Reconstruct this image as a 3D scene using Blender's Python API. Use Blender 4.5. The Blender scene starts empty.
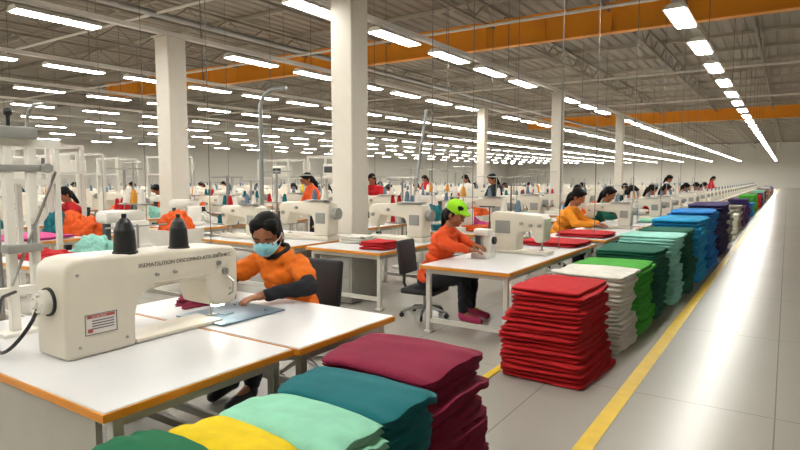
import bpy, bmesh, math, random
from mathutils import Vector, Matrix, noise, Euler
random.seed(7)
sc = bpy.context.scene
try:
    sc.view_settings.view_transform = 'Standard'
except Exception:
    pass
COL = sc.collection
V = Vector

def lin(h):
    h = h.lstrip('#')
    o = []
    for i in (0, 2, 4):
        c = int(h[i:i+2], 16) / 255
        o.append(c/12.92 if c <= .04045 else ((c+.055)/1.055)**2.4)
    return o

MC = {}
def M(name, hexc, rough=.5, metal=0, var=.08, scale=6, bump=0, bscale=80, emit=0, stretch=None, spec=None):
    if name in MC: return MC[name]
    m = bpy.data.materials.new(name); m.use_nodes = True
    nt = m.node_tree; N = nt.nodes; L = nt.links
    p = N['Principled BSDF']
    c = lin(hexc)
    tc = N.new('ShaderNodeTexCoord')
    src = tc.outputs['Object']
    if stretch:
        mp = N.new('ShaderNodeMapping'); mp.inputs['Scale'].default_value = stretch
        L.new(src, mp.inputs[0]); src = mp.outputs[0]
    nz = N.new('ShaderNodeTexNoise'); nz.inputs['Scale'].default_value = scale; nz.inputs['Detail'].default_value = 4
    L.new(src, nz.inputs['Vector'])
    mx = N.new('ShaderNodeMix'); mx.data_type = 'RGBA'
    mx.inputs[6].default_value = [max(0, x*(1-var)) for x in c] + [1]
    mx.inputs[7].default_value = [min(1, x*(1+var)) for x in c] + [1]
    L.new(nz.outputs['Fac'], mx.inputs[0]); L.new(mx.outputs[2], p.inputs['Base Color'])
    p.inputs['Roughness'].default_value = rough
    p.inputs['Metallic'].default_value = metal
    if spec is not None: p.inputs['Specular IOR Level'].default_value = spec
    if bump:
        n2 = N.new('ShaderNodeTexNoise'); n2.inputs['Scale'].default_value = bscale
        L.new(src, n2.inputs['Vector'])
        b = N.new('ShaderNodeBump'); b.inputs['Strength'].default_value = bump; b.inputs['Distance'].default_value = .01
        L.new(n2.outputs['Fac'], b.inputs['Height']); L.new(b.outputs[0], p.inputs['Normal'])
    if emit:
        p.inputs['Emission Color'].default_value = c + [1]
        p.inputs['Emission Strength'].default_value = emit
    MC[name] = m
    return m

WHITE = M('white_enamel', 'e2dfd6', .35)
CREAM = M('cream_enamel', 'd8d1c1', .32, var=.05)
TOPM = M('white_laminate', 'd9d9da', .28, var=.03)
ORANGE_EDGE = M('orange_edge_band', 'd98a1e', .45)
STEEL = M('brushed_steel', 'a9a9a6', .3, .9)
LEGM = M('painted_steel_leg', 'c9c6bd', .4)
BLACK = M('black_plastic', '17181b', .4)
DGREY = M('dark_grey_plastic', '3a3d42', .5)
GREYP = M('grey_panel', '8f8f8a', .5)
SKIN = M('brown_skin', '9d6544', .5, var=.06)
SKIN2 = M('warm_skin', '9a5c3c', .5, var=.06)
HAIR = M('black_hair', '0a0706', .6, var=.4, scale=30, stretch=(6, 1, 1), spec=.15)
LIGHTM = M('lamp_diffuser', 'fffcf4', .5, emit=47)

class B:
    def __init__(s): s.bm = bmesh.new()
    def _m(s, t, mat, rec=False):
        if rec: bmesh.ops.recalc_face_normals(t, faces=t.faces[:])
        for f in t.faces: f.material_index = mat
        me = bpy.data.meshes.new('t'); t.to_mesh(me); t.free(); s.bm.from_mesh(me); bpy.data.meshes.remove(me)
    def box(s, c, d, bev=0, seg=2, rot=None, mat=0):
        t = bmesh.new(); mt = Matrix.Translation(V(c))
        if rot: mt = mt @ Euler(rot).to_matrix().to_4x4()
        mt = mt @ Matrix.Diagonal((d[0], d[1], d[2], 1))
        bmesh.ops.create_cube(t, size=1, matrix=mt)
        if bev: bmesh.ops.bevel(t, geom=t.edges[:], offset=bev, segments=seg, affect='EDGES', profile=.5)
        s._m(t, mat); return s
    def cyl(s, p0, p1, r0, r1=None, n=14, mat=0):
        p0 = V(p0); p1 = V(p1); r1 = r0 if r1 is None else r1
        d = p1-p0; t = bmesh.new()
        mt = Matrix.Translation((p0+p1)/2) @ d.to_track_quat('Z', 'Y').to_matrix().to_4x4()
        bmesh.ops.create_cone(t, cap_ends=True, segments=n, radius1=r0, radius2=r1, depth=max(d.length, 1e-5), matrix=mt)
        s._m(t, mat); return s
    def ball(s, c, r, R=None, sub=3, mat=0):
        if not hasattr(r, '__len__'): r = (r, r, r)
        t = bmesh.new(); mt = Matrix.Translation(V(c))
        if R is not None: mt = mt @ R.to_4x4()
        mt = mt @ Matrix.Diagonal((r[0], r[1], r[2], 1))
        bmesh.ops.create_icosphere(t, subdivisions=sub, radius=1, matrix=mt)
        s._m(t, mat); return s
    def limb(s, p0, p1, r0, r1):
        s.cyl(p0, p1, r0, r1, n=16); s.ball(p0, r0*1.0, sub=2); s.ball(p1, r1*1.0, sub=2); return s
    def tube(s, pts, r, n=8, mat=0):
        pts = [V(p) for p in pts]; t = bmesh.new(); rings = []
        nrm = None
        for i, p in enumerate(pts):
            a = pts[max(0, i-1)]; b = pts[min(len(pts)-1, i+1)]
            tg = (b-a).normalized()
            if nrm is None:
                nrm = tg.orthogonal().normalized()
            else:
                nrm = (nrm - tg*nrm.dot(tg)).normalized()
            bi = tg.cross(nrm)
            rr = r[i] if hasattr(r, '__len__') else r
            rings.append([t.verts.new(p+(nrm*math.cos(k*2*math.pi/n)+bi*math.sin(k*2*math.pi/n))*rr) for k in range(n)])
        for i in range(len(rings)-1):
            for k in range(n):
                t.faces.new((rings[i][k], rings[i][(k+1) % n], rings[i+1][(k+1) % n], rings[i+1][k]))
        t.faces.new(rings[0][::-1]); t.faces.new(rings[-1])
        s._m(t, mat, True); return s
    def prism(s, pts, a, b, axis='X', bev=0, seg=3, mat=0):
        t = bmesh.new()
        def mk(u, v, w):
            return {'X': (w, u, v), 'Y': (u, w, v), 'Z': (u, v, w)}[axis]
        f1 = [t.verts.new(mk(u, v, a)) for u, v in pts]; f2 = [t.verts.new(mk(u, v, b)) for u, v in pts]
        t.faces.new(f1); t.faces.new(f2[::-1]); n = len(pts)
        for i in range(n): t.faces.new((f1[i], f1[(i+1) % n], f2[(i+1) % n], f2[i]))
        bmesh.ops.recalc_face_normals(t, faces=t.faces[:])
        if bev:
            ed = [e for e in t.edges if len(e.link_faces) == 2 and e.calc_face_angle(0) > .9]
            bmesh.ops.bevel(t, geom=ed, offset=bev, segments=seg, affect='EDGES', profile=.5)
        s._m(t, mat, True); return s
    def mesh(s, name, mats, angle=38):
        for f in s.bm.faces: f.smooth = True
        for e in s.bm.edges:
            if len(e.link_faces) == 2 and e.calc_face_angle(0) > math.radians(angle): e.smooth = False
        me = bpy.data.meshes.new(name); s.bm.to_mesh(me); s.bm.free()
        for m in (mats if isinstance(mats, (list, tuple)) else [mats]): me.materials.append(m)
        return me
    def out(s, name, mats, parent=None, loc=(0, 0, 0), rot=(0, 0, 0), **k):
        return mk(name, s.mesh(name, mats), parent, loc, rot, **k)

def mk(name, data, parent=None, loc=(0, 0, 0), rot=(0, 0, 0), **k):
    o = bpy.data.objects.new(name, data); COL.objects.link(o)
    o.location = loc; o.rotation_euler = rot
    if parent: o.parent = parent
    for a, b in k.items(): o[a] = b
    return o

def root(name, label, cat, loc, rz=0, group=None, sc_=1):
    e = bpy.data.objects.new(name, None); COL.objects.link(e); e.empty_display_size = .1
    e.location = loc; e.rotation_euler = (0, 0, rz); e.scale = (sc_,)*3
    e['label'] = label; e['category'] = cat
    if group: e['group'] = group
    return e

def dup(src, loc, rz=None, label=None, mats=None, group=None, scl=None, skip=()):
    n = src.copy(); COL.objects.link(n); n.location = loc
    if rz is not None: n.rotation_euler = (0, 0, rz)
    if scl: n.scale = (scl,)*3
    if label: n['label'] = label
    if group: n['group'] = group
    def rec(s, d):
        for c in s.children:
            b = c.name.split('.')[0]
            if b in skip: continue
            q = c.copy(); COL.objects.link(q); q.parent = d
            if mats and b in mats:
                q.material_slots[0].link = 'OBJECT'; q.material_slots[0].material = mats[b]
            rec(c, q)
    rec(src, n)
    return n

# ------------------------------------------------------------------ SETTING
def floor_mat():
    m = M('polished_concrete', 'a39f97', .26, var=.08, scale=.35)
    nt = m.node_tree; N = nt.nodes; L = nt.links; p = N['Principled BSDF']
    tc = [n for n in N if n.type == 'TEX_COORD'][0]; mx = [n for n in N if n.type == 'MIX'][0]
    br = N.new('ShaderNodeTexBrick'); br.offset = 0; br.inputs['Scale'].default_value = 1
    br.inputs['Brick Width'].default_value = 1.6; br.inputs['Row Height'].default_value = 2.4
    br.inputs['Mortar Size'].default_value = .005
    br.inputs['Mortar'].default_value = (.22, .205, .18, 1)
    L.new(tc.outputs['Object'], br.inputs['Vector'])
    L.new(mx.outputs[2], br.inputs['Color1']); L.new(mx.outputs[2], br.inputs['Color2'])
    L.new(br.outputs['Color'], p.inputs['Base Color'])
    return m
X0, X1, Y0, Y1, HZ = -52, 4.5, -9, 122, 7.9
B().box(((X0+X1)/2, (Y0+Y1)/2, -.05), (X1-X0+.4, Y1-Y0+.4, .1)).out('floor', floor_mat(), kind='structure')
WALL = M('painted_wall', 'dad6cc', .8, var=.05, scale=.5)
B().box((X0-.1, (Y0+Y1)/2, HZ/2), (.2, Y1-Y0, HZ)).out('wall_left', WALL, kind='structure')
B().box((X1+.1, (Y0+Y1)/2, HZ/2), (.2, Y1-Y0, HZ)).out('wall_right', WALL, kind='structure')
B().box(((X0+X1)/2, Y1+.1, HZ/2), (X1-X0, .2, HZ)).out('wall_back', WALL, kind='structure')
B().box(((X0+X1)/2, Y0-.1, HZ/2), (X1-X0, .2, HZ)).out('wall_front', WALL, kind='structure')
# ribbed roof sheet
CEIL = M('corrugated_roof_sheet', '978e80', .7, var=.14, scale=.4)
t = bmesh.new(); prev = None; x = X0; k = 0
while x <= X1+.01:
    for dx, dz in ((0, 0), (.28, 0), (.34, .07), (.44, .07)):
        a = t.verts.new((x+dx, Y0, HZ+dz)); b = t.verts.new((x+dx, Y1, HZ+dz))
        if prev: t.faces.new((prev[0], prev[1], b, a))
        prev = (a, b)
    x += .5
me = bpy.data.meshes.new('ceiling'); t.to_mesh(me); t.free(); me.materials.append(CEIL)
mk('ceiling', me, kind='structure')
BEAM = M('roof_steel', '8c8477', .6)
BEAML = M('pale_roof_steel', 'b2a999', .6)
ti = 1
for y in [v*3.3-4 for v in range(0, 37)]:
    B().box(((X0+X1)/2, y, HZ-.09), (X1-X0, .06, .14)).out('trim_%d' % ti, BEAML, kind='structure'); ti += 1
for x in (-1.2, -5, -9, -13.5, -18, -22.5, -27, -38):
    b = B()
    b.box((x, (Y0+Y1)/2, HZ-.2), (.1, Y1-Y0, .08)); b.box((x, (Y0+Y1)/2, HZ-.85), (.08, Y1-Y0, .08))
    yy = Y0
    while yy < 70:
        b.cyl((x, yy, HZ-.85), (x, yy+.9, HZ-.2), .025, n=5); b.cyl((x, yy+.9, HZ-.2), (x, yy+1.8, HZ-.85), .025, n=5); yy += 1.8
    b.out('trim_%d' % ti, BEAM, kind='structure'); ti += 1
# orange crane girders
ORB = M('orange_girder_paint', 'f29a1e', .45, var=.1, scale=1)
for y, xa in ((19.7, -34), (54, -21)):
    b = B(); w_ = X1-xa; c_ = (X1+xa)/2
    b.box((c_, y, 6.8), (w_, .12, .86)); b.box((c_, y, 7.24), (w_, .36, .05)); b.box((c_, y, 6.36), (w_, .3, .05))
    for q in range(int(w_/2.2)): b.box((xa+.5+q*2.2, y, 6.8), (.03, .24, .84))
    b.out('steel_girder', ORB, label='orange painted steel girder spanning under the roof', category='girder', group='orange girders')
# columns
COLM = M('column_paint', 'd5cfc3', .6, var=.05)
SHORT = [(-11.3, 8.0), (-6.95, 20.7), (-6.95, 30), (-11.3, 23.6)]
for (x, y) in [(-6.35, 8.0)]+SHORT:
    tall = x == -6.35; h = 7.6 if tall else 4.72
    wd = .46 if y < 10 else .36
    b = B(); b.box((0, 0, h/2), (wd, wd, h), bev=.02, seg=1); b.box((0, 0, .02), (.6, .6, .04)); b.box((0, 0, .75), (wd+.03, wd+.03, .06)); b.box((0, 0, h+.015), (wd+.1, wd+.1, .03))
    b.out('support_column', COLM, loc=(x, y, 0), label='tall white painted square support column' if tall else 'white square column holding up the lighting trunking', category='column', group='columns')
# yellow lines
YEL = M('yellow_floor_paint', 'dcb823', .4, var=.25, scale=7)
B().box((-1.0, 50, .002), (.11, 112, .004)).out('floor_line', YEL, label='long yellow safety line painted along the aisle', category='floor marking')
B().box((-2.08, 30, .002), (.07, 54, .004)).out('floor_line', YEL, label='yellow safety line running beneath the fabric stacks', category='floor marking')

# ------------------------------------------------------------------ LIGHTS
HOUS = M('lamp_housing', 'd8d4ca', .5)
housing = B().prism([(-.2, 0), (.2, 0), (.09, .09), (-.09, .09)], -.76, .76, axis='Y').mesh('light_fixture', HOUS)
diff = B().box((0, 0, -.008), (.3, 1.46, .014)).mesh('lamp_diffuser', LIGHTM)
hangrod = B().box((0, 0, .095), (.03, 1.1, .012)).cyl((0, -.5, .09), (0, -.5, .168), .008, n=6).cyl((0, .5, .09), (0, .5, .168), .008, n=6).mesh('hanger', STEEL)
farm = B().prism([(-.2, 0), (.2, 0), (.09, .09), (-.09, .09)], -.76, .76, axis='Y').box((0, 0, -.008), (.3, 1.46, .014), mat=1).box((0, -.5, .13), (.02, .02, .08)).box((0, .5, .13), (.02, .02, .08)).mesh('light_fixture', [HOUS, LIGHTM])
WIRE = M('wire_grey', '6a6762', .5)
ZL = 4.6
rows = [(-1.75, 3.2, 2.9, 118), (-6.95, 5.6, 2.35, 118), (-11.3, 3.3, 2.35, 118), (-16.0, 4, 2.2, 118), (-20.7, 5, 2.35, 118), (-25.4, 6, 2.8, 118), (-30.1, 8, 3.0, 118), (-34.8, 10, 3.4, 118), (-40, 12, 4, 118), (-46, 14, 4, 118)]
cand = []
for (x, ys, sp, ye) in rows:
    y = ys
    while y > -7: y -= sp
    y += sp
    while y < ye:
        if not any(abs(x-c[0]) < .5 and abs(y-c[1]) < 1.05 for c in SHORT):
            cand.append((math.hypot(x, y), x, y))
        y += sp
    B().box((x, (Y0+ye)/2, ZL+.21), (.14, ye-Y0-2, .09)).out('cable_tray', WHITE, label='long white lighting trunking above the workstations', category='cable tray', group='lighting trunking')
    b = B(); yy = -6
    while yy < ye-2:
        if abs(yy-19.7) > .5 and abs(yy-54) > .5: b.cyl((x, yy, ZL+.23), (x, yy, HZ-.05), .009, n=5)
        yy += 3.7
    b.out('suspension_wire', WIRE, label='thin steel suspension wires holding the light trunking', category='wire', kind='stuff')
cand.sort()
far = B()
cnt = 0
for d, x, y in cand:
    if cnt < 295:
        if d < 40:
            o = mk('light_fixture', housing, loc=(x, y, ZL), label='white suspended fluorescent light fixture, switched on', category='light fixture', group='suspended light fixtures')
            mk('lamp_diffuser', diff, o); mk('hanger', hangrod, o)
        else:
            mk('light_fixture', farm, loc=(x, y, ZL), label='white suspended fluorescent light fixture, switched on', category='light fixture', group='suspended light fixtures')
        cnt += 1
    else:
        far.box((x, y, ZL+.085), (.3, 1.5, .16)); far.box((x, y, ZL-.006), (.3, 1.46, .014), mat=1)
far.out('light_fixture', [HOUS, LIGHTM], label='distant rows of suspended fluorescent light fixtures', category='light fixture', kind='stuff', group='suspended light fixtures')
# cross conduits
for y, z in ((9.5, 6.0), (14, 5.6), (24, 5.6), (33, 5.6)):
    B().cyl((-51.9, y, z), (4.4, y, z), .04, n=8).out('conduit_pipe', WHITE, label='pale horizontal conduit pipe under the roof', category='pipe', group='conduit pipes')
B().cyl((-14, -8.9, 6.0), (-14, 121.9, 6.0), .09, n=12).out('duct_pipe', STEEL, label='long round steel duct pipe under the roof', category='pipe')

# ------------------------------------------------------------------ TABLES
def table(name, label, x0, x1, y0, y1, z=.76, group='sewing tables', leg_in=.06):
    cx, cy = (x0+x1)/2, (y0+y1)/2; w, l = x1-x0, y1-y0
    r = root('work_table', label, 'table', (cx, cy, 0), group=group)
    B().box((0, 0, z-.018), (w, l, .032), bev=.004, seg=1).out('table_top', TOPM, r)
    b = B(); zz = z-.026; th = .034
    b.box((w/2+.004, 0, zz), (.01, l+.018, th)); b.box((-w/2-.004, 0, zz), (.01, l+.018, th)); b.box((0, l/2+.004, zz), (w, .01, th)); b.box((0, -l/2-.004, zz), (w, .01, th))
    b.out('edge_band', ORANGE_EDGE, r)
    for sx in (-1, 1):
        for sy in (-1, 1):
            px, py = sx*(w/2-leg_in), sy*(l/2-.08)
            B().box((px, py, (z-.05)/2), (.05, .05, z-.05), bev=.004, seg=1).box((px, py, .012), (.09, .09, .024), bev=.004, seg=1).out('leg', LEGM, r)
    b = B()
    for sx in (-1, 1): b.box((sx*(w/2-leg_in), 0, z-.07), (.04, l-.2, .06))
    for sy in (-1, 1):
        b.box((0, sy*(l/2-.08), z-.07), (w-.14, .04, .06)); b.box((0, sy*(l/2-.08), .14), (w-.14, .035, .05))
    b.out('frame', LEGM, r)
    return r
def simple_table_mesh(w, l, z=.76):
    b = B(); b.box((0, 0, z-.018), (w, l, .032)); b.box((0, 0, z-.028), (w+.02, l+.02, .03), mat=1)
    for sx in (-1, 1):
        for sy in (-1, 1): b.box((sx*(w/2-.06), sy*(l/2-.08), (z-.04)/2), (.05, .05, z-.04), mat=2)
    b.box((0, 0, z-.08), (w-.2, l-.2, .06), mat=2)
    return b.mesh('work_table', [TOPM, ORANGE_EDGE, LEGM])
PANEL = M('pale_panel', 'b4b0a6', .5)
t1 = table('t', 'white laminate work table with orange edge carrying the long-arm machine', -4.3, -2.25, 1.235, 2.30)
t2 = table('t', 'white laminate table with orange edge under the seamstress hands', -4.0, -2.22, 2.33, 3.26)
B().box((0, -.46, .36), (1.7, .03, .6)).out('modesty_panel', PANEL, t1)
B().box((-.55, -.1, .33), (.5, .55, .6), bev=.01).out('motor_cabinet', PANEL, t1)
ta = table('t', 'white laminate table with orange edge, black office chair beside it', -3.3, -2.27, 5.38, 8.5)

# ------------------------------------------------------------------ SEWING MACHINES
def spool(parent, x, y, z, h=.2, r=.06, m=BLACK, rnd=False):
    b = B()
    if rnd:
        b.cyl((0, 0, 0), (0, 0, h*.62), r, r*.88, n=24).cyl((0, 0, h*.62), (0, 0, h*.84), r*.88, r*.62, n=24).cyl((0, 0, h*.84), (0, 0, h*.95), r*.62, r*.34, n=24).cyl((0, 0, h*.95), (0, 0, h*1.08), r*.22, n=12).cyl((0, 0, -.01), (0, 0, .004), r*1.1, n=24)
    else:
        b.cyl((0, 0, 0), (0, 0, h), r, r*.55, n=16).cyl((0, 0, h), (0, 0, h+.012), r*.25, r*.25, n=10)
    b.out('thread_cone', m, parent, (x, y, z))

def long_machine(loc):
    r = root('sewing_machine', 'large cream long-arm industrial sewing machine with black thread cones', 'sewing machine', loc)
    pts = [(0, 0), (.365, 0), (.37, .17), (.385, .235), (.43, .285), (.52, .305), (.80, .315), (.845, .29), (.86, .2), (.885, .14), (.93, .12), (1.04, .12), (1.08, .14), (1.10, .2), (1.10, .42), (1.09, .47), (1.06, .495), (.98, .505), (.1, .525), (.03, .515), (-.01, .48), (-.02, .43), (-.02, .0)]
    B().prism(pts, -.15, .15, bev=.022, seg=4).out('body', CREAM, r)
    B().box((0, .68, .014), (.26, .60, .026), bev=.008).out('bed', CREAM, r)
    b = B(); b.cyl((-.0, -.03, .30), (0, -.075, .30), .064, n=28).cyl((0, -.075, .30), (0, -.085, .30), .05, .03, n=28); b.cyl((0, -.02, .3), (0, -.10, .3), .02, n=14)
    for a in range(5): b.cyl((math.cos(a*1.257)*.042, -.078, .3+math.sin(a*1.257)*.042), (math.cos(a*1.257)*.042, -.092, .3+math.sin(a*1.257)*.042), .008, n=8)
    b.out('handwheel', WHITE, r)
    B().cyl((0, -.02, .30), (0, -.034, .30), .075, n=28).out('wheel_ring', BLACK, r)
    CP = M('cream_plate', 'cfc7b6', .35)
    B().box((.0, 1.105, .3), (.22, .014, .24), bev=.005).out('face_plate', CP, r)
    B().box((.151, .68, .335), (.004, .38, .008), bev=.0015, seg=1).out('trim_strip', CP, r)
    B().cyl((0, 1.0, .16), (0, 1.0, .05), .012, n=10).cyl((0, 1.0, .05), (0, 1.0, .012), .003, n=6).out('needle_bar', STEEL, r)
    B().cyl((.03, .97, .16), (.03, .97, .04), .008, n=8).box((.01, .99, .034), (.05, .06, .008)).out('presser_foot', STEEL, r)
    B().box((.06, 1.0, .11), (.05, .07, .02), bev=.004).out('led_lamp', M('led_lamp', 'fffdf0', .4, emit=25), r)
    B().tube([(.15, 1.02, .30), (.185, 1.03, .27), (.18, 1.03, .2), (.15, 1.02, .18)], .006).out('take_up_lever', STEEL, r)
    spool(r, .075, .36, .525, .2, .062, rnd=True); spool(r, .06, .72, .515, .19, .058, rnd=True)
    b = B(); b.cyl((-.1, .55, .50), (-.1, .55, .66), .007); b.cyl((-.1, .35, .65), (-.1, .75, .65), .005)
    b.out('thread_guide', STEEL, r)
    for yy, zz, rr in ((.5, .385, .010), (.62, .385, .010), (.99, .34, .022), (.94, .40, .014)):
        B().cyl((.145, yy, zz), (.17, yy, zz), rr, n=16).cyl((.17, yy, zz), (.178, yy, zz), rr*.5, n=12).out('tension_knob', STEEL, r)
    for (yy, zz) in ((.05, .06), (.31, .06), (.05, .44), (.95, .46), (1.03, .22)):
        B().cyl((.15, yy, zz), (.156, yy, zz), .008, n=10).out('screw', STEEL, r)
    # sticker
    st = [M('sticker_white', 'dcd6d0', .6), M('sticker_red', 'b0504c', .6), M('sticker_grey', '6c6a70', .6)]
    b = B(); b.box((.1515, .165, .17), (.002, .175, .11)); b.box((.153, .165, .211), (.002, .15, .016), mat=1)
    for yy in (.0795, .2505): b.box((.153, yy, .17), (.002, .004, .11), mat=2)
    for zz in (.117, .223): b.box((.153, .165, zz), (.002, .172, .004), mat=2)
    for q in range(4): b.box((.153, .175, .188-q*.014), (.002, .12, .006), mat=2)
    b.box((.153, .105, .138), (.002, .026, .02), mat=1)
    b.out('warning_sticker', st, r)
    for q, (s, y, z, sz) in enumerate((('IISEMATSUTION DISCOMNO ATX-30E-3HKC', .39, .435, .033), ('A-CAUTION', .115, .206, .014))):
        cu = bpy.data.curves.new('lettering', 'FONT'); cu.body = s; cu.size = sz; cu.extrude = .0006
        cu.materials.append(M('dark_ink', '504c48', .6) if q == 0 else st[0])
        o_ = bpy.data.objects.new('tmp', cu); COL.objects.link(o_)
        dg = bpy.context.evaluated_depsgraph_get(); dg.update()
        me_ = bpy.data.meshes.new_from_object(o_.evaluated_get(dg)); bpy.data.objects.remove(o_)
        me_.name = 'lettering'
        mk('lettering', me_, r, (.1512 if q == 0 else .1545, y, z), (math.pi/2, 0, math.pi/2))
    return r
mach1 = long_machine((-3.17, 1.5, .76))
# plate
B().box((-3.18, 2.675, .766), (.48, .55, .012), bev=.004).box((-3.18, 2.62, .774), (.08, .08, .006)).cyl((-3.02, 2.84, .772), (-3.02, 2.84, .779), .012).cyl((-3.34, 2.84, .772), (-3.34, 2.84, .779), .012).out('needle_plate', M('blue_grey_plate', '6f8796', .3, .4), label='blue-grey metal work plate under the machine needle', category='plate')

TW = M('thread_white', 'dcd8d0', .8); TB = M('thread_slate', '5d7488', .8)
def machine_proto():
    r = root('sewing_machine', 'cream industrial sewing machine on a white table', 'sewing machine', (0, 0, -50))
    r['group'] = 'sewing machines'
    pts = [(-.36, .05), (-.17, .05), (-.165, .2), (-.13, .27), (.2, .30), (.23, .22), (.26, .16), (.33, .16), (.36, .2), (.37, .38), (.32, .42), (-.3, .44), (-.37, .41), (-.39, .35), (-.38, .07)]
    B().prism(pts, -.095, .095, bev=.022, seg=3).out('body', CREAM, r)
    B().box((0, 0, .025), (.22, .78, .05), bev=.01).out('bed', CREAM, r)
    B().cyl((0, -.4, .30), (0, -.46, .30), .065, n=22).cyl((0, -.38, .30), (0, -.47, .30), .025).out('handwheel', GREYP, r)
    B().cyl((0, .28, .18), (0, .28, .09), .01).cyl((0, .28, .09), (0, .28, .05), .004).box((0, .28, .058), (.03, .06, .008)).out('needle_bar', STEEL, r)
    b = B(); b.cyl((-.05, -.25, .43), (-.05, -.25, .74), .007); b.cyl((-.05, -.32, .73), (-.05, .1, .73), .005); b.box((-.05, -.2, .445), (.14, .3, .012))
    b.out('thread_stand', STEEL, r)
    spool(r, -.04, -.28, .455, .11, .034, TW); spool(r, -.04, -.14, .455, .11, .034, TB)
    for sg in (-1, 1):
        B().cyl((sg*.09, .08, .36), (sg*.125, .08, .36), .018).out('tension_knob', STEEL, r)
        B().cyl((sg*.09, .3, .3), (sg*.12, .3, .3), .022).out('tension_knob', STEEL, r)
        B().box((sg*.1, -.27, .25), (.012, .13, .12), bev=.005).out('control_panel', GREYP, r)
    return r
MP = machine_proto()
def machine_proto2():
    r = root('sewing_machine', 'squat grey and white overlock sewing machine on table', 'sewing machine', (0, 0, -50))
    r['group'] = 'sewing machines'
    B().box((0, 0, .03), (.3, .4, .06), bev=.01).box((0, -.08, .17), (.26, .22, .26), bev=.03).box((0, .05, .34), (.22, .42, .12), bev=.035).out('body', WHITE, r)
    B().box((0, .2, .20), (.08, .05, .18), bev=.01).cyl((0, .2, .12), (0, .2, .065), .008).out('needle_bar', DGREY, r)
    B().cyl((.13, -.08, .2), (.17, -.08, .2), .07, n=20).cyl((.17, -.08, .2), (.185, -.08, .2), .03, n=14).out('handwheel', DGREY, r)
    B().box((0, .24, .36), (.16, .012, .07), bev=.003).out('front_panel', M('panel_blue_grey', '5b6f7e', .4), r)
    b = B(); b.cyl((0, -.1, .38), (0, -.1, .9), .009); b.cyl((-.16, -.1, .88), (.16, -.1, .88), .006); b.box((0, -.1, .46), (.4, .12, .012)); b.out('thread_stand', STEEL, r)
    for k in range(3): spool(r, -.13+k*.13, -.1, .468, .13, .042, (TW, M('thread_amber', 'c98a2a', .8), TW)[k])
    return r
MP2 = machine_proto2()
def simple_machine_mesh():
    b = B()
    pts = [(-.36, .05), (-.17, .05), (-.165, .2), (-.13, .27), (.2, .30), (.24, .17), (.33, .17), (.37, .38), (.32, .42), (-.3, .44), (-.39, .35), (-.38, .07)]
    b.prism(pts, -.095, .095); b.box((0, 0, .025), (.22, .78, .05)); b.cyl((0, -.4, .32), (0, -.46, .32), .065, n=12, mat=1)
    b.cyl((-.05, -.25, .42), (-.05, -.25, .75), .007, n=6, mat=2); b.cyl((-.04, -.28, .44), (-.04, -.28, .55), .034, .02, n=10, mat=3)
    return b.mesh('sewing_machine', [CREAM, GREYP, STEEL, TB])
SM = simple_machine_mesh()
# boxy upright machine on the table of the person in the green cap
r = root('sewing_machine', 'boxy upright cream sewing machine beside person in green cap', 'sewing machine', (-2.79, 6.95, .76))
B().prism([(-.34, .03), (.0, .03), (.005, .2), (.05, .27), (.2, .29), (.23, .2), (.26, .15), (.33, .15), (.36, .2), (.365, .44), (.32, .49), (-.28, .52), (-.33, .5), (-.345, .44)], -.15, .12, axis='Y', bev=.022, seg=3).out('body', CREAM, r)
B().box((.02, 0, .02), (.74, .3, .04), bev=.008).out('bed', CREAM, r)
B().cyl((.29, 0, .17), (.29, 0, .05), .012).box((.29, 0, .05), (.04, .07, .01)).out('needle_bar', STEEL, r)
B().box((-.17, -.155, .33), (.2, .012, .16), bev=.004).out('control_panel', GREYP, r)
B().box((-.17, -.155, .12), (.24, .012, .14), bev=.004).out('access_door', M('cream_plate', 'cfc7b6', .35), r)
for xx, zz in ((.08, .38), (.2, .36), (.31, .36)):
    B().cyl((xx, -.15, zz), (xx, -.185, zz), .022, n=16).out('tension_knob', STEEL, r)
B().cyl((-.345, 0, .3), (-.40, 0, .3), .085, n=24).cyl((-.4, 0, .3), (-.415, 0, .3), .03).out('handwheel', DGREY, r)
b = B(); b.cyl((-.15, .05, .5), (-.15, .05, .86), .009); b.cyl((-.32, .05, .85), (.05, .05, .85), .007); b.out('thread_stand', DGREY, r)
spool(r, -.24, .05, .52, .14, .042, TW); spool(r, -.05, .05, .51, .14, .042, TB)

r = root('overlock_machine', 'small grey and white overlock machine with exposed needle mechanism', 'sewing machine', (-2.99, 6.3, .76), 0)
B().box((0, 0, .03), (.2, .26, .06), bev=.01).box((.05, .06, .17), (.1, .14, .24), bev=.015).box((0, .0, .30), (.2, .14, .08), bev=.02).out('body', WHITE, r)
B().box((-.06, -.02, .20), (.05, .06, .14), bev=.008).cyl((-.06, -.02, .14), (-.06, -.02, .065), .008).out('needle_bar', DGREY, r)
B().cyl((.1, .06, .2), (.13, .06, .2), .045, n=20).out('handwheel', BLACK, r)
B().cyl((.05, .06, .34), (.05, .06, .60), .008).box((.02, .06, .60), (.2, .015, .015)).out('thread_guide', DGREY, r)

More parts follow.
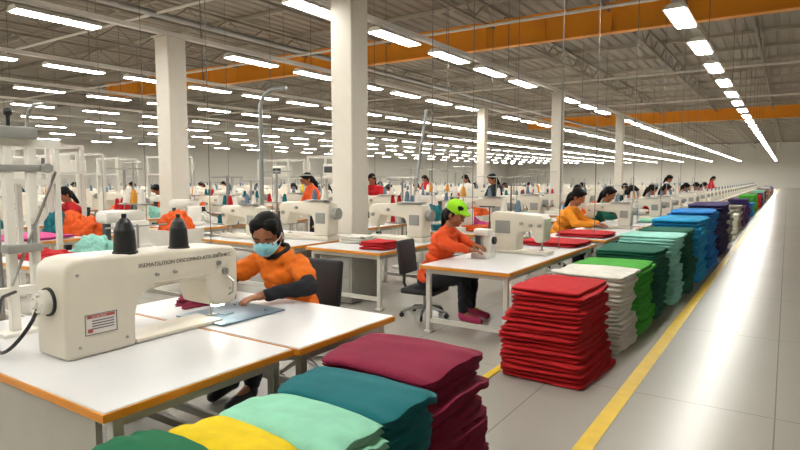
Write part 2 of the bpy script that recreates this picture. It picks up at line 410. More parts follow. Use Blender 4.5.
# ------------------------------------------------------------------ CLOTH
def cloth_mesh(lx, ly, lz, seed, drape=0, wob=.012, wr=0.0, ex=.28, ez=.6, gr=.5, pr=5):
    t = bmesh.new(); n = 48; ny = 34; rings = []
    for j in range(ny+1):
        s = -1+2*j/ny
        s = math.copysign(1-(1-abs(s))**1.6, s)
        f = max(.02, (1-abs(s)**9))**.42
        fx = max(.0, (1-abs(s)**pr))**(1/pr)
        ring = []
        for i in range(n):
            a = 2*math.pi*i/n; c, q = math.cos(a), math.sin(a)
            x = math.copysign(abs(c)**ex, c)*lx/2*(.72+.28*fx)
            z = math.copysign(abs(q)**ez, q)*lz/2*f
            y = s*ly/2
            p = V((x*2.2, y*2.2, seed*7.1))
            if abs(c) > .8 and abs(q) < .28: x -= math.copysign(gr*lz, c)
            x += noise.noise(p)*wob*2; y += noise.noise(p+V((9, 3, 1)))*wob*2
            z += noise.noise(V((x*4, y*4, seed*3.3)))*lz*.25
            if wr: z += wr*noise.noise(V((x*3+seed, y*9, seed*1.7)))*(.4+abs(2*x/lx))
            z += drape*((1-(2*x/lx)**2)*.6+(1-(2*y/ly)**2)*.4-.6)
            ring.append(t.verts.new((x, y, z)))
        rings.append(ring)
    for j in range(ny):
        for i in range(n):
            t.faces.new((rings[j][i], rings[j][(i+1) % n], rings[j+1][(i+1) % n], rings[j+1][i]))
    t.faces.new(rings[0][::-1]); t.faces.new(rings[-1])
    bmesh.ops.recalc_face_normals(t, faces=t.faces[:])
    for f in t.faces: f.smooth = True
    me = bpy.data.meshes.new('folded_cloth'); t.to_mesh(me); t.free(); me.materials.append(WHITE)
    return me
def fab(name, h): return M('fabric_'+name, h, .92, var=.2, scale=9, bump=.7, bscale=160)
FAB = dict(red=fab('red', 'b8121a'), white=fab('white', 'e0ddd3'), green=fab('green', '4aa838'), dark_green=fab('dark_green', '0d5c48'), mint=fab('mint', '8fd0b2'), aqua=fab('aqua', '98d6c8'),
           teal=fab('teal', '08686f'), blue=fab('blue', '1678c4'), sky_blue=fab('sky_blue', '1d96ca'), navy=fab('navy', '2e2458'), burgundy=fab('burgundy', '820f36'), yellow=fab('yellow', 'e8c80f'),
           bottle_green=fab('bottle_green', '0b6a44'), pink=fab('pink', 'c04080'), orange=fab('orange', 'de5a18'), purple=fab('purple', '55205a'), grey=fab('grey', '8a867c'))
thin = [cloth_mesh(.66, .72, .04, s, wob=.014, wr=.007, ex=.3, pr=9) for s in range(7)]
thick = [cloth_mesh(.66, .5, .052, s+10, drape=.038, wob=.014, wr=.014, ex=.28, ez=.66, gr=.6, pr=5) for s in range(7)]
def stack(cx, cy, lx, ly, h, col, kind='thin', z0=0.005, taper=.06, t=None, grp=None, lab=None, jit=.018):
    src = thin if kind == 'thin' else thick
    bx, by, bz = (.66, .72, .04) if kind == 'thin' else (.66, .5, .052)
    t = t or bz*.93; n = max(1, round(h/t)); t = h/n
    nm = col.replace('_', ' ')
    ph = random.random()*6
    for i in range(n):
        o = mk('folded_cloth', random.choice(src))
        f = 1-taper*(i/max(1, n))**1.3
        o.scale = (lx/bx*f*random.uniform(.95, 1.03), ly/by*f*random.uniform(.95, 1.03), t/bz*1.1)
        o.location = (cx+random.uniform(-jit, jit)+.022*math.sin(ph+i*.35), cy+random.uniform(-jit, jit), z0+t*(i+.5)+(0.012 if kind != 'thin' else 0))
        o.rotation_euler = (0, 0, random.choice((0, 0, math.pi) if kind == 'thin' else (0, math.pi))+random.uniform(-.045, .045))
        o.material_slots[0].link = 'OBJECT'; o.material_slots[0].material = FAB[col]
        o['label'] = lab or ('folded %s knit fabric piece in a tall floor stack' % nm)
        o['category'] = 'folded fabric'; o['group'] = grp or ('stack of folded %s fabric' % nm)
FL = [(-1.66, 5.06, .77, 1.0, .77, 'red', .17), (-1.63, 6.06, .78, .7, .76, 'white', .06), (-1.62, 6.88, .78, .8, .74, 'green', .05),
      (-1.6, 7.8, .78, .88, .82, 'dark_green', .05), (-1.56, 8.72, .78, .84, .92, 'aqua', .04), (-1.52, 9.7, .78, .87, .92, 'dark_green', .04),
      (-1.5, 11.0, .77, 1.35, 1.02, 'sky_blue', .03), (-1.5, 12.6, .77, 1.5, 1.08, 'blue', .03), (-1.5, 15.1, .77, 2.3, 1.12, 'navy', .03)]
for (cx, cy, lx, ly, h, c, tp) in FL: stack(cx, cy, lx, ly, h, c, taper=tp, t=.038 if cy < 10 else .06)
# front stacks
for (cx, cy, lx, ly, h, c) in ((-1.74, 2.66, .76, .72, .72, 'burgundy'), (-1.70, 2.12, .75, .44, .70, 'teal'), (-1.70, 1.76, .73, .38, .68, 'mint'), (-1.80, 1.48, .60, .28, .67, 'yellow'), (-1.92, 1.23, .52, .29, .68, 'bottle_green')):
    stack(cx, cy, lx, ly, h, c, 'thick', taper=.05, t=.05, jit=.016)
b = B()
cc = ['red', 'purple', 'green', 'navy', 'white', 'grey', 'burgundy', 'mint', 'blue']
y = 17.4; i = 0
while y < 75:
    h = random.uniform(.6, 1.0); L_ = random.uniform(.8, 1.6); cix = random.choice((3, 7, 5, 2, 1, 0, 4, 6, 8, 5, 4))
    for q in range(int(h/.1)):
        b.box((-1.56+random.uniform(-.03, .03), y+L_/2, .05+q*.1), (.66, L_*.95, .095), bev=.03, seg=2, mat=cix)
    y += L_+random.choice((.25, .6, 1.5)); i += 1
b.out('folded_cloth', [FAB[c] for c in cc], label='distant colourful stacks of folded fabric along aisle', category='folded fabric', kind='stuff')
# crumpled heaps
def heap_mesh(seed):
    t = bmesh.new(); bmesh.ops.create_icosphere(t, subdivisions=5, radius=1)
    for v in t.verts:
        p = v.co.copy(); n_ = noise.noise(p*1.6+V((seed, 0, 0)))*.35+noise.noise(p*4+V((0, seed, 0)))*.18+(.5-abs(noise.noise(p*3+V((seed, 5, 0)))))*.2
        v.co = p*(1+n_); v.co.z = max(0, v.co.z)
    for f in t.faces: f.smooth = True
    me = bpy.data.meshes.new('fabric_heap'); t.to_mesh(me); t.free(); me.materials.append(WHITE); return me
HM = [heap_mesh(s) for s in (1, 5, 9)]
def heap(x, y, z, sx, sy, sz, col):
    o = mk('fabric_heap', random.choice(HM), loc=(x, y, z), label='crumpled %s fabric heap on a sewing table' % col.replace('_', ' '), category='fabric', group='crumpled fabric heaps')
    o.scale = (sx, sy, sz); o.rotation_euler = (0, 0, random.random()*.6); o.material_slots[0].link = 'OBJECT'; o.material_slots[0].material = FAB[col]

# ------------------------------------------------------------------ CHAIR
def chair(loc, rz, label, bz=.44):
    r = root('office_chair', label, 'chair', loc, rz, group='office chairs')
    CH = M('black_upholstery', '1c1e22', .7)
    B().box((0, 0, bz-.035), (.46, .46, .07), bev=.03, seg=3).out('seat', CH, r)
    B().box((0, -.25, bz+.36), (.42, .06, .42), bev=.028, seg=3, rot=(.12, 0, 0)).out('backrest', CH, r)
    B().tube([(0, -.05, bz-.08), (0, -.24, bz-.07), (0, -.29, bz+.02), (0, -.275, bz+.3)], .02).out('back_support', BLACK, r)
    B().cyl((0, 0, .1), (0, 0, bz-.07), .028).out('column', STEEL, r)
    for k in range(5):
        a = k*2*math.pi/5+.3; c, s = math.cos(a), math.sin(a)
        B().tube([(0, 0, .12), (c*.15, s*.15, .11), (c*.29, s*.29, .075)], [.028, .022, .015]).out('base_leg', STEEL, r)
        B().cyl((c*.29-s*.015, s*.29+c*.015, .03), (c*.29+s*.015, s*.29-c*.015, .03), .03, n=14).cyl((c*.29, s*.29, .03), (c*.29, s*.29, .075), .01).out('caster', BLACK, r)
    return r

# ------------------------------------------------------------------ PEOPLE
def solid(b, name, mat, parent, voxel, amp=0, sm=3, freq=9):
    bm = b.bm; me = bpy.data.meshes.new(name); bm.to_mesh(me); bm.free()
    o = bpy.data.objects.new('tmp', me); COL.objects.link(o)
    r = o.modifiers.new('r', 'REMESH'); r.mode = 'VOXEL'; r.voxel_size = voxel
    s = o.modifiers.new('s', 'SMOOTH'); s.iterations = sm; s.factor = .5
    dg = bpy.context.evaluated_depsgraph_get(); dg.update()
    nm = bpy.data.meshes.new_from_object(o.evaluated_get(dg)); nm.name = name
    bpy.data.objects.remove(o); bpy.data.meshes.remove(me)
    if amp:
        ns = [v.normal.copy() for v in nm.vertices]
        for v, n_ in zip(nm.vertices, ns):
            p = v.co
            v.co = p + n_*amp*(noise.noise(V((p.x*freq, p.y*freq, p.z*freq*2.2)))+.5*noise.noise(p*freq*2.5))
    for p in nm.polygons: p.use_smooth = True
    nm.materials.clear(); nm.materials.append(mat)
    return mk(name, nm, parent)

def torso(b, P, N_, S, k=1.0, lo=0.0):
    z = (N_-P).normalized(); x = V((1, 0, 0)); x = (x-z*x.dot(z)).normalized(); y = z.cross(x)
    R = Matrix((x, y, z)).transposed()
    for t_, rx, ry in ((0, .165, .12), (.2, .155, .115), (.4, .14, .108), (.6, .148, .115), (.78, .160, .112), (.92, .125, .08)):
        if t_ < lo: continue
        b.ball(P+(N_-P)*t_, (rx*S*k, ry*S*k, .085*S), R, sub=3)

def hand(b, w, d, side, S, curl=.5, nrm=None):
    d = d.normalized(); up = V((0, 0, 1)); n_ = nrm or (up-d*up.dot(d)).normalized()
    s = d.cross(n_).normalized()*side
    R = Matrix((s, d, n_)).transposed()
    b.limb(w, w+d*.03*S, .026*S, .026*S)
    b.ball(w+d*.055*S, (.042*S, .05*S, .018*S), R, sub=3)
    for k, (o, l) in enumerate(((-.031, .07), (-.011, .082), (.011, .077), (.030, .058))):
        p0 = w+d*.075*S+s*(-o)*S; f = d+s*(-o*2.5)
        p1 = p0+(f-n_*.25*curl).normalized()*l*.5*S; p2 = p1+(f-n_*1.0*curl).normalized()*l*.32*S; p3 = p2+(f-n_*1.8*curl).normalized()*l*.25*S
        b.limb(p0, p1, .0095*S, .009*S); b.limb(p1, p2, .009*S, .008*S); b.limb(p2, p3, .008*S, .007*S)
    p0 = w+d*.03*S+s*.03*S; p1 = p0+(d*.7+s*.8-n_*.2).normalized()*.04*S; p2 = p1+(d+s*.25-n_*.3).normalized()*.032*S
    b.limb(p0, p1, .013*S, .0105*S); b.limb(p1, p2, .0105*S, .008*S)

def person(label, loc, rz, J, S, shirt, trousers, skin=SKIN, sleeve='long', under=None, shoes=None, mask=False, cap=None, bun=True, fine=True, group=None, head_rot=(0, 0, 0), HS=1.0):
    r = root('person', label, 'person', loc, rz, group=group)
    vx = .0065 if fine else .013
    P, N_, H = V(J['pelvis']), V(J['neck']), V(J['head'])
    HR = Euler(head_rot).to_matrix(); HH = S*HS
    def hp(x, y, z): return H+HR @ (V((x, y, z))*HH)
    b = B()
    torso(b, P, N_, S)
    b.limb(V(J['shl']), V(J['shr']), .052*S, .052*S)
    S0 = S
    b.limb(N_-V((0, 0, .02)), hp(0, -.015, -.07), .058*S, .050*S)
    S = HH
    b.ball(hp(0, 0, .03), (.074*S, .095*S, .09*S), HR); b.ball(hp(0, .024, -.045), (.058*S, .066*S, .06*S), HR); b.ball(hp(0, .05, -.082), (.032*S, .034*S, .028*S), HR)
    b.limb(hp(0, .088, .0), hp(0, .103, -.028), .009*S, .013*S)
    for sx in (-1, 1):
        b.ball(hp(sx*.078, -.005, -.012), (.010*S, .02*S, .032*S), HR)
        b.ball(hp(sx*.032, .066, -.03), (.024*S, .02*S, .022*S), HR)
        b.ball(hp(sx*.03, .082, .018), (.022*S, .014*S, .008*S), HR)
    S = S0
    for s, k in (('l', -1), ('r', 1)):
        sh, el, wr = V(J['sh'+s]), V(J['el'+s]), V(J['wr'+s])
        b.limb(sh, el, .048*S, .036*S); b.limb(el, wr, .036*S, .026*S)
        hand(b, wr, V(J['hd'+s]), -k, S)
        hi, kn, an, to = V(J['hi'+s]), V(J['kn'+s]), V(J['an'+s]), V(J['to'+s])
        b.limb(hi, kn, .080*S, .055*S); b.limb(kn, an, .055*S, .034*S); b.limb(an, to, .035*S, .028*S)
    solid(b, 'body', skin, r, vx, sm=2)
    # shirt
    b = B(); torso(b, P, N_, S, 1.16); b.limb(V(J['shl']), V(J['shr']), .068*S, .068*S); b.limb(N_-V((0, 0, .03)), N_+V((0, .01, .015)), .075*S, .068*S)
    for s in 'lr':
        sh, el, wr = V(J['sh'+s]), V(J['el'+s]), V(J['wr'+s])
        if sleeve == 'long':
            b.limb(sh, el, .066*S, .056*S); b.limb(el, el+(wr-el)*.93, .055*S, .040*S)
        elif sleeve == 'elbow':
            b.limb(sh, sh+(el-sh)*.6, .072*S, .070*S)
        else:
            b.limb(sh, sh+(el-sh)*.5, .068*S, .07*S)
    solid(b, 'shirt', shirt, r, vx*1.2, amp=.012*S if fine else 0.01, sm=4)
    if under:
        for s in 'lr':
            b = B()
            sh, el, wr = V(J['sh'+s]), V(J['el'+s]), V(J['wr'+s])
            b.limb(sh+(el-sh)*.5, el, .056*S, .052*S); b.limb(el, el+(wr-el)*.9, .052*S, .038*S)
            solid(b, 'undersleeve', under, r, vx*1.2, amp=.01*S)
        b = B(); pts = []
        for q in range(17):
            a = q*2*math.pi/16; pts.append(N_+V((math.cos(a)*.072*S, math.sin(a)*.078*S+.014, .035*S-.035*S*math.sin(a))))
        b.tube(pts, .016*S)
        solid(b, 'undershirt', under, r, vx*1.1, sm=2)
    b = B(); torso_c = P
    b.ball(P+V((0, 0, -.01)), (.18*S, .135*S, .11*S))
    for s in 'lr':
        hi, kn, an = V(J['hi'+s]), V(J['kn'+s]), V(J['an'+s])
        b.limb(hi, kn, .097*S, .072*S); b.limb(kn, an+(kn-an)*.08, .070*S, .048*S)
    solid(b, 'trousers', trousers, r, vx*1.5, amp=.01, sm=3)
    for s in 'lr':
        an, to = V(J['an'+s]), V(J['to'+s])
        b = B(); b.limb(an-V((0, 0, .03)), to, .043*S, .037*S); b.limb(an, an-V((0, 0, .04)), .044*S, .043*S)
        solid(b, 'shoe', shoes or BLACK, r, vx*1.5)
    # hair: one smooth shell over the crown, parted at the forehead, gathered behind
    S = HH
    b = B()
    b.ball(hp(0, -.016, .052), (.083*S, .1*S, .083*S), HR); b.ball(hp(0, -.055, -.01), (.078*S, .062*S, .09*S), HR)
    for sx in (-1, 1):
        b.ball(hp(sx*.070, -.016, .022), (.014*S, .050*S, .060*S), HR)
        b.ball(hp(sx*.036, .036, .088), (.044*S, .052*S, .030*S), HR)
        b.ball(hp(sx*.060, .034, .062), (.019*S, .038*S, .040*S), HR)
        if bun: b.ball(hp(sx*.068, -.04, -.02), (.018*S, .034*S, .060*S), HR)
    if bun:
        b.ball(hp(0, -.10, -.03), (.052*S, .04*S, .06*S), HR); b.limb(hp(0, -.10, -.05), hp(-.05, -.10, -.2), .045*S, .028*S)
    solid(b, 'hair', HAIR, r, vx, amp=.002 if fine else 0, freq=25, sm=4)
    if fine:
        EW = M('eye_white', 'b8b0a8', .3); EI = M('eye_iris', '1c110b', .2)
        for sx in (-1, 1):
            b = B(); b.ball(hp(sx*.031, .083, -.001), (.0135*S, .009*S, .0055*S), HR); b.ball(hp(sx*.031, .0895, -.003), (.006*S, .004*S, .0045*S), HR, mat=1)
            b.out('eye', [EW, EI], r)
            b = B(); b.ball(hp(sx*.031, .083, .0035), (.0165*S, .0115*S, .0065*S), HR); b.out('eyelid', skin, r)
            b = B(); b.tube([hp(sx*.014, .0965, .020), hp(sx*.032, .096, .027), hp(sx*.05, .084, .021)], .0032*S, n=6); b.out('eyebrow', HAIR, r)
    if mask:
        MK = M('blue_mask', '8accd8', .8, bump=.2)
        b = B(); b.ball(hp(0, .042, -.045), (.064*S, .077*S, .054*S), HR); b.ball(hp(0, .070, -.026), (.046*S, .053*S, .028*S), HR)
        solid(b, 'face_mask', MK, r, vx*.8, sm=3)
        for sx in (-1, 1):
            b = B(); b.tube([hp(sx*.052, .06, -.02), hp(sx*.074, .03, -.008), hp(sx*.086, -.01, .015)], .003*S, n=6); b.tube([hp(sx*.086, -.01, .015), hp(sx*.088, -.02, -.02), hp(sx*.072, .02, -.05), hp(sx*.052, .055, -.07)], .003*S, n=6); b.out('mask_strap', M('strap_white', 'd8dcdc', .7), r)
    elif fine:
        b = B(); b.ball(hp(0, .088, -.058), (.022*S, .008*S, .007*S), HR); b.out('mouth', M('lips', '8a4238', .5), r)
    if cap:
        b = B(); b.ball(hp(0, -.008, .065), (.094*S, .110*S, .087*S), HR); b.ball(hp(0, .0, .050), (.096*S, .112*S, .03*S), HR)
        solid(b, 'cap', cap, r, vx, sm=3)
        B().tube([hp(-.07, .08, .050), hp(-.03, .13, .045), hp(.03, .13, .045), hp(.07, .08, .050)], [.008*S, .014*S, .014*S, .008*S]).out('cap_brim', cap, r)
    return r

# seamstress at the long-arm machine
J1 = dict(pelvis=(0, 0, .52), neck=(0, .25, 1.06), head=(-.005, .375, 1.24), shl=(-.215, .23, 1.0), shr=(.215, .25, 1.0),
          ell=(-.46, .37, .87), wrl=(-.24, .64, .825), hdl=(.35, .9, -.12), elr=(.40, .42, .87), wrr=(.12, .68, .825), hdr=(-.6, .8, -.12),
          hil=(-.11, .02, .50), hir=(.11, .02, .50), knl=(-.16, .52, .56), knr=(.12, .52, .56), anl=(-.17, .72, .13), anr=(.10, .66, .13), tol=(-.17, .92, .045), tor=(.10, .86, .045))
SH_OR = fab('vest_orange', 'ec7412'); DK = fab('charcoal', '1c1e24')
person('seated person in orange vest, dark sleeves and blue face mask sewing', (-3.47, 3.66, 0), math.pi, J1, 1.25, SH_OR, DK, sleeve='elbow', under=DK, mask=True, head_rot=(-.36, 0, .55), HS=1.14)
chair((-3.47, 3.72, 0), math.pi, 'black office chair under person in orange vest', .40)

def seated(S=1.18, lean=.2, pz=.5, reach=.44):
    nz = pz+.47*S; hx = .03
    return dict(pelvis=(0, 0, pz), neck=(0, lean, nz), head=(0, lean+.09, nz+.17*S), shl=(-.17*S, lean-.01, nz-.05), shr=(.17*S, lean-.01, nz-.05),
                ell=(-.25*S, lean+reach*.34, .87), wrl=(-.13*S, lean+reach, .85), hdl=(.3, .9, -.1), elr=(.25*S, lean+reach*.34, .87), wrr=(.12*S, lean+reach, .85), hdr=(-.3, .9, -.1),
                hil=(-.09*S, .02, pz-.01), hir=(.09*S, .02, pz-.01), knl=(-.12*S, .48, .55), knr=(.12*S, .48, .55), anl=(-.12*S, .46, .12), anr=(.12*S, .46, .12), tol=(-.13*S, .66, .045), tor=(.13*S, .66, .045))
J2 = seated(1.22, .22, .49, .33)
J2.update(ell=(-.27, .30, .95), elr=(.27, .30, .93), wrl=(-.10, .50, .90), wrr=(.12, .50, .87))
person('seated person in orange sweater, lime green cap and dark trousers', (-3.58, 6.08, 0), -math.pi/2+.15, J2, 1.22, fab('sweater_orange', 'e0501a'), DK, skin=SKIN2, shoes=fab('shoe_pink', 'b83a62'), cap=fab('cap_lime', '9ade1e'), head_rot=(-.38, 0, -.2))
chair((-3.66, 6.07, 0), -math.pi/2+.1, 'black office chair under person in orange sweater', .37)

# background people
J3 = seated(1.32, .34, .5)
bp = person('seated person leaning over a table sewing', (-3.68, 10.9, 0), -math.pi/2, J3, 1.32, fab('shirt_amber', 'f0921c'), DK, skin=SKIN2, fine=False, head_rot=(-.5, 0, 0), group='machine operators')
bp['label'] = 'person in amber shirt leaning over the table sewing'
chp = chair((-3.75, 10.9, 0), -math.pi/2, 'black office chair under person in amber shirt', .37)
shirts = dict(orange=fab('bright_orange', 'e8581a'), red=FAB['red'], green=FAB['dark_green'], purple=FAB['purple'], blue=FAB['blue'], white=FAB['white'], yellow=FAB['yellow'], teal=FAB['teal'], black=DK)
def worker(x, y, rz, col):
    dup(bp, (x, y, 0), rz, 'person in %s top bent over sewing work' % col, {'shirt': shirts[col]})
    dx, dy = -math.sin(rz)*-.07, math.cos(rz)*-.07
    dup(chp, (x+dx, y+dy, 0), rz, 'black office chair under person in %s top' % col)
A = -math.pi/2
for (x, y, rz, c) in ((-3.68, 13.2, A, 'green'), (-3.7, 15.6, A, 'white'), (-3.7, 18.2, A, 'red'), (-3.7, 20.6, A, 'purple'), (-3.7, 25, A, 'blue'), (-3.7, 28, A, 'yellow'), (-3.7, 31, A, 'red')):
    worker(x, y, rz, c)
# standing people
JS = dict(pelvis=(0, 0, 1.0), neck=(0, .12, 1.5), head=(0, .2, 1.67), shl=(-.2, .11, 1.45), shr=(.2, .11, 1.45),
          ell=(-.28, .2, 1.18), wrl=(-.16, .44, 1.05), hdl=(.3, .9, -.2), elr=(.28, .2, 1.18), wrr=(.16, .44, 1.05), hdr=(-.3, .9, -.2),
          hil=(-.1, 0, .97), hir=(.1, 0, .97), knl=(-.12, .04, .53), knr=(.12, .04, .53), anl=(-.13, -.02, .1), anr=(.13, -.02, .1), tol=(-.14, .16, .045), tor=(.14, .16, .045))
st0 = person('standing person in orange top looking down at work', (-8.2, 9.2, 0), math.pi-.5, JS, 1.1, shirts['orange'], DK, skin=SKIN2, fine=False, head_rot=(-.45, 0, 0), group='standing workers')
def stander(x, y, rz, col):
    dup(st0, (x, y, 0), rz, 'standing person in %s top looking down at work' % col, {'shirt': shirts[col]})
for (x, y, rz, c) in ((-8.25, 11.3, math.pi+.4, 'red'), (-6.0, 13.5, 2.6, 'black'), (-3.75, 22.9, A, 'white'), (-3.75, 38, A, 'red'), (-11.3, 12.4, 2.8, 'yellow'), (-8.6, 17, 3, 'white'), (-11.3, 19, 2.8, 'red')):
    stander(x, y, rz, c)

# aisle column of tables
STM = simple_table_mesh(1.03, 2.7)
y = 9.1; i = 0
while y < 62:
    if y < 16:
        table('t', 'white laminate aisle table with orange edge and fabric', -3.3, -2.27, y, y+2.7)
    else:
        mk('work_table', STM, loc=(-2.785, y+1.35, 0), label='white laminate aisle table with orange edge', category='table', group='sewing tables')
    for yy in (.75, 2.2):
        if i == 0 and yy < 1: continue
        if y < 22: dup(MP if yy > 1 or i == 2 else MP2, (-2.78, y+yy, .76), math.pi/2, scl=1.1, label='cream industrial sewing machine on aisle table')
        else: mk('sewing_machine', SM, loc=(-2.78, y+yy, .76), rot=(0, 0, math.pi/2), label='cream industrial sewing machine on aisle table', category='sewing machine', group='sewing machines')
    y += 3.0; i += 1
# fabric on the aisle tables
for (x, y, lx, ly, h, c) in ((-2.72, 8.1, .85, .7, .06, 'red'), (-2.7, 9.6, .85, .8, .06, 'red'), (-2.55, 13.3, .5, .6, .06, 'mint'), (-2.5, 16.6, .4, .5, .08, 'white'), (-2.5, 19.4, .4, .5, .1, 'white')):
    stack(x, y, lx, ly, h, c, z0=.765, t=.03, lab='flat folded %s fabric lying on white table' % c, grp='fabric pieces on tables')

# grid of tables on the left
MT = simple_table_mesh(1.24, 1.9)
tp = None
cols = [(-4.88, 5.95), (-7.2, 2.95), (-9.9, 3.55), (-12.9, 4.6), (-15.4, 5.6), (-18, 6.3), (-21.9, 7.5), (-24.5, 8.5), (-27.5, 9.5)]
for ci, (x, ys) in enumerate(cols):
    y = ys; ri = 0
    while y < 40:
        blocked = any(abs(x-c[0]) < .95 and y-.35 < c[1] < y+2.25 for c in SHORT)
        if -x < 2.6*(y+2.2)+1 and not blocked:
            near = y < 12 and x > -13
            pers = y < 26 and random.random() < .4
            if (ci, ri) in ((0, 0), (1, 0), (2, 0), (0, 1), (1, 1)): pers = False
            if (ci, ri) == (1, 1):
                tw_ = table('t', 'wide white laminate sewing table with two cream machines', -7.6, -5.68, 5.85, 7.6)
                B().box((.55, -.3, .36), (.4, .5, .6), bev=.01).out('motor_cabinet', PANEL, tw_)
            elif near:
                if tp is None: tp = table('t', 'white laminate sewing table with orange edge', x-.62, x+.62, y, y+1.9)
                else: dup(tp, (x, y+.95, 0))
            else:
                mk('work_table', MT, loc=(x, y+.95, 0), label='white laminate sewing table with orange edge', category='table', group='sewing tables')
            for yy in ((.5, 1.4) if y < 30 else (.95,)):
                rz = math.pi/2 if random.random() < .6 else -math.pi/2
                if (ci, ri) == (0, 0):
                    if yy < 1: continue
                    dup(MP, (x, 7.32, .76), math.pi/2, scl=1.3); continue
                if (ci, ri) == (1, 1):
                    dup(MP, ((-6.2, 6.75, .76) if yy < 1 else (-7.1, 6.25, .76)), (math.pi/2 if yy < 1 else math.pi/2-.1), scl=1.35 if yy < 1 else 1.2); continue
                if (ci, ri) == (2, 0): continue
                if (ci, ri) == (1, 0) and yy < 1: continue
                if y < 14 and x > -14:
                    p2 = random.random() < .45
                    dup(MP2 if p2 else MP, (x, y+yy, .76), random.choice((2.6, 3.14, 3.6)) if p2 else rz, scl=1.3 if p2 else 1.32)
                else: mk('sewing_machine', SM, loc=(x, y+yy, .76), rot=(0, 0, rz), label='cream industrial sewing machine on a white table', category='sewing machine', group='sewing machines').scale = (1.25,)*3
            if pers:
                worker(x, y+1.9+.36, math.pi, random.choice(['orange', 'red', 'white', 'yellow', 'blue', 'teal']))
            if (ci, ri) not in ((0, 0), (1, 1), (2, 0)) and y < 26 and random.random() < .8:
                heap(x+random.uniform(-.3, .3), y+.95, .757, random.uniform(.22, .34), random.uniform(.13, .17), random.uniform(.12, .24), random.choice(['red', 'orange', 'teal', 'white', 'pink', 'orange', 'blue', 'aqua', 'orange']))
        y += 2.85; ri += 1
        if ci == 2 and ri == 1: y += .4
stack(-9.85, 4.3, 1.1, 1.0, .045, 'pink', z0=.765, t=.045, lab='wide magenta fabric spread on a white table', grp='fabric pieces on tables')
heap(-10.15, 5.2, .757, .28, .2, .34, 'orange'); heap(-9.6, 5.15, .757, .26, .2, .28, 'orange'); heap(-10.3, 4.98, .757, .2, .15, .34, 'teal')
heap(-7.2, 3.35, .757, .4, .2, .1, 'red'); heap(-3.72, 2.85, .757, .18, .24, .06, 'burgundy')
for k_, (cx_, cy_, c_) in enumerate(((-4.6, 9.35, 'orange'), (-5.1, 9.2, 'teal'), (-5.2, 6.75, 'white'), (-4.5, 6.3, 'red'), (-4.9, 12.2, 'orange'))):
    stack(cx_, cy_, .42, .4, .1, c_, z0=.765, t=.035, lab='small folded %s fabric pile on a sewing table' % c_, grp='fabric pieces on tables')
B().box((-5.1, 6.4, .35), (.55, .6, .68), bev=.012).box((-5.1, 6.095, .5), (.48, .012, .26), bev=.004).box((-5.1, 6.095, .2), (.48, .012, .26), bev=.004).box((-4.822, 6.4, .35), (.012, .5, .6), bev=.004).out('drawer_cabinet', M('cabinet_grey', '9a9890', .5), label='grey metal drawer cabinet standing under a sewing table', category='cabinet')
# bins with cloth on the floor between columns
def bin_(x, y, col):
    r = root('fabric_bin', 'tall white bin overflowing with %s fabric' % col, 'bin', (x, y, 0), group='fabric bins')
    B().prism([(-.28, .0), (.28, 0), (.34, .85), (.31, .85), (.26, .04), (-.26, .04), (-.31, .85), (-.34, .85)], -.3, .3, axis='Y').box((0, -.3, .42), (.6, .02, .84)).box((0, .3, .42), (.6, .02, .84)).out('bin_body', WHITE, r)
    o = mk('fabric', random.choice(HM), r, (0, 0, .8)); o.scale = (.27, .25, .32); o.material_slots[0].link = 'OBJECT'; o.material_slots[0].material = FAB[col]
for (x, y, c) in ((-8.6, 6.1, 'orange'), (-11.2, 6.6, 'orange'), (-11.2, 4.3, 'teal'), (-14.1, 8.6, 'pink'), (-6.05, 10.3, 'teal'), (-8.6, 12.4, 'red'), (-6.05, 12.3, 'orange')):
    bin_(x, y, c)
for (x, y) in ((-8.6, 7.2), (-8.75, 8.6), (-11.3, 10.2), (-6.05, 14.6), (-6.05, 9.2), (-6.05, 17), (-8.6, 5.2), (-6.05, 11.3), (-11.3, 14), (-8.6, 14.5), (-14.1, 11.2), (-6.05, 15.8), (-8.6, 13.5)):
    q = root('thread_tower', 'floor standing thread stand with white and slate cones', 'thread stand', (x, y, 0), group='floor thread stands')
    hh = random.uniform(1.6, 2.0)
    b = B(); b.cyl((0, 0, 0), (0, 0, hh), .02, n=10); b.cyl((0, 0, 0), (0, 0, .03), .2, n=20)
    for z in (.85, 1.2, hh-.03): b.box((0, 0, z), (.6, .24, .02))
    b.out('stand', STEEL, q)
    for z in (.86, 1.21):
        for k in range(4):
            spool(q, -.22+k*.147, 0, z, .16, .05, random.choice((TW, TW, TB, FAB['red'], FAB['teal'], DGREY)))

# left apparatus: pipe frame on the first table
r = root('machine_frame', 'white tubular thread frame standing on the work table', 'frame', (-3.86, 1.60, .76))
for (x, y) in ((0, 0), (.0, .13), ):
    B().box((x, y, .58), (.05, .05, 1.16), bev=.004, seg=1).out('post', WHITE, r)
B().box((0, .0, 1.15), (.06, .6, .05)).out('top_bar', WHITE, r)
B().box((0, .08, .26), (.06, .46, .05)).out('cross_bar', WHITE, r)
B().box((0.02, .2, .34), (.08, .1, .16), bev=.01).out('bracket', WHITE, r)
B().box((0.03, .05, .52), (.1, .2, .05), bev=.008).cyl((.03, .12, .52), (.03, .12, .66), .015).out('bracket', GREYP, r)
B().box((0, .1, 1.0), (.07, .3, .04), bev=.006).cyl((.035, .2, 1.0), (.07, .2, 1.0), .03, n=18).out('bracket', GREYP, r)
B().box((0, .02, 1.21), (.14, .26, .07), bev=.012).out('motor_box', GREYP, r)
B().cyl((.035, -.02, .3), (.035, .26, .98), .009, n=8).out('rod', STEEL, r)
b = B(); b.box((0, .08, .01), (.16, .34, .02)); b.out('base_plate', WHITE, r)
B().cyl((0, .02, 1.24), (0, .02, 1.33), .012).ball((0, .02, 1.33), .025).out('thread_guide', BLACK, r)
cp = []
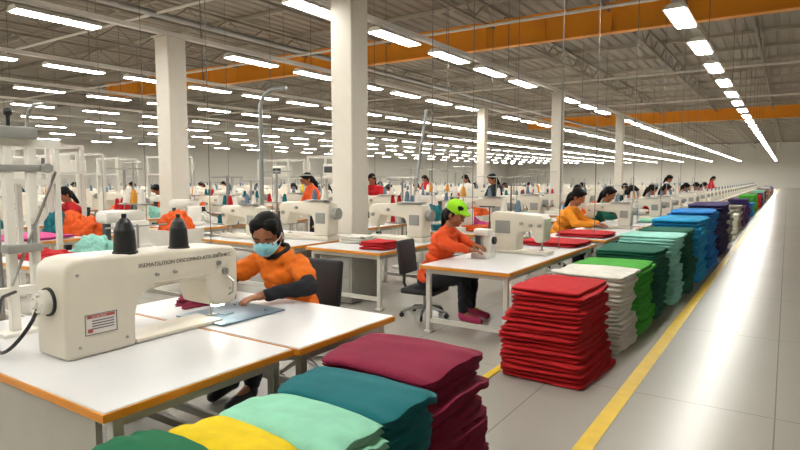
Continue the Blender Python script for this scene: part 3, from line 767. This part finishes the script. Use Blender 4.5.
for q in range(25):
    u = q/24; cp.append((-3.17-.6*u, 1.42-.16*math.sin(u*3.1)+.16*u, 1.03-.245*math.sin(min(1, u*1.25)*math.pi)**.8))
B().tube(cp, .010).out('power_cable', BLACK, label='black looping power cable beside the machine handwheel', category='cable')
# vertical conduit & bent poles
POLE = M('galvanised_pole', '8e9290', .35, .7)
B().tube([(-4.42, 1.75, 0), (-4.42, 1.75, 4.7)], .026).out('conduit_pole', POLE, label='thin grey vertical conduit pole beside table', category='pole', group='poles')
for (x, y, h) in ((-8.6, 8.05, 3.4), (-14.1, 6.3, 3.3)):
    B().tube([(x, y, 0), (x, y, h-.3), (x+.08, y+.02, h-.1), (x+.25, y+.05, h), (x+.6, y+.1, h)], .04, n=10).out('bent_pole', POLE, label='grey steel pole with bent top beside tables', category='pole', group='poles')
B().tube([(-8.35, 13.0, .0), (-8.0, 13.3, 3.5)], .04, n=10).out('slanted_pole', POLE, label='slanted grey steel pole among sewing tables', category='pole', group='poles')

# overhead pipe racks / control units
def rack(x, y, w, h, label):
    r = root('pipe_rack', label, 'rack', (x, y, 0), group='pipe racks')
    for sx in (-w/2, w/2):
        for sy in (-.3, .3): B().box((sx, sy, h/2), (.06, .06, h)).out('post', LEGM, r)
    for z in (h-.03, h-.5):
        b = B()
        for sy in (-.3, .3): b.box((0, sy, z), (w, .05, .05))
        for sx in (-w/2, w/2): b.box((sx, 0, z), (.05, .6, .05))
        b.out('rail', LEGM, r)
    B().box((0, 0, h-.49), (w, .58, .02)).out('shelf', LEGM, r)
    return r
rack(-8.55, 3.6, 1.1, 2.15, 'white tubular rack carrying machine control boxes')
rack(-11.3, 5.4, 1.1, 2.3, 'white tubular rack between sewing tables')
rack(-8.55, 10.2, 1.0, 2.2, 'white tubular rack beside sewing tables')
rack(-14.15, 9.9, 1.1, 2.3, 'white tubular rack between sewing tables')
rack(-14.15, 7.4, 1.1, 2.3, 'white tubular rack between sewing tables')
rack(-11.3, 11.3, 1.1, 2.2, 'white tubular rack between sewing tables')
rack(-16.7, 9.9, 1.1, 2.3, 'white tubular rack between sewing tables')
for (x, y, z) in ((-8.8, 3.6, 1.67), (-8.3, 3.6, 1.67), (-11.5, 5.4, 1.82), (-11.1, 5.4, 1.82), (-8.55, 10.2, 1.72), (-14.15, 9.9, 1.82), (-14.3, 7.4, 1.82), (-11.3, 11.3, 1.72)):
    B().box((0, 0, .15), (.38, .36, .3), bev=.02).box((0, -.185, .17), (.28, .01, .14), mat=1).out('control_box', [WHITE, DGREY], loc=(x, y, z), label='white machine control box resting on rack shelf', category='control box', group='control boxes')
for (x, y) in ((-4.88, 7.8), (-7.0, 5.3), (-7.2, 12.5), (-9.9, 6.2), (-12.7, 7), (-4.88, 11.2), (-4.88, 17), (-9.9, 13.2), (-2.8, 7.6), (-2.8, 12), (-2.8, 15), (-2.8, 21), (-4.88, 9.2), (-4.88, 14), (-7.2, 15), (-9.9, 9.3), (-12.9, 10.6), (-2.8, 18), (-2.8, 9.3), (-7.2, 9)):
    B().cyl((x+.3, y, HZ-.05), (x+.3, y, .76), .006, n=6).out('power_cable', WIRE, label='thin power cable dropping from roof to table', category='cable', group='power drops')

# remove prototype machines
for q in (MP, MP2):
    for c in list(q.children): bpy.data.objects.remove(c)
    bpy.data.objects.remove(q)

# ------------------------------------------------------------------ WORLD / CAMERA
w = bpy.data.worlds.new('World'); sc.world = w; w.use_nodes = True
w.node_tree.nodes['Background'].inputs[0].default_value = (.9, .9, .85, 1); w.node_tree.nodes['Background'].inputs[1].default_value = .3
cam = bpy.data.cameras.new('camera'); co = bpy.data.objects.new('camera', cam); COL.objects.link(co)
cam.lens = 26.2; cam.sensor_width = 36; cam.clip_end = 300
co.location = (0, 0, 1.7); co.rotation_euler = (math.radians(90-4.61), 0, math.radians(33.57))
sc.camera = co
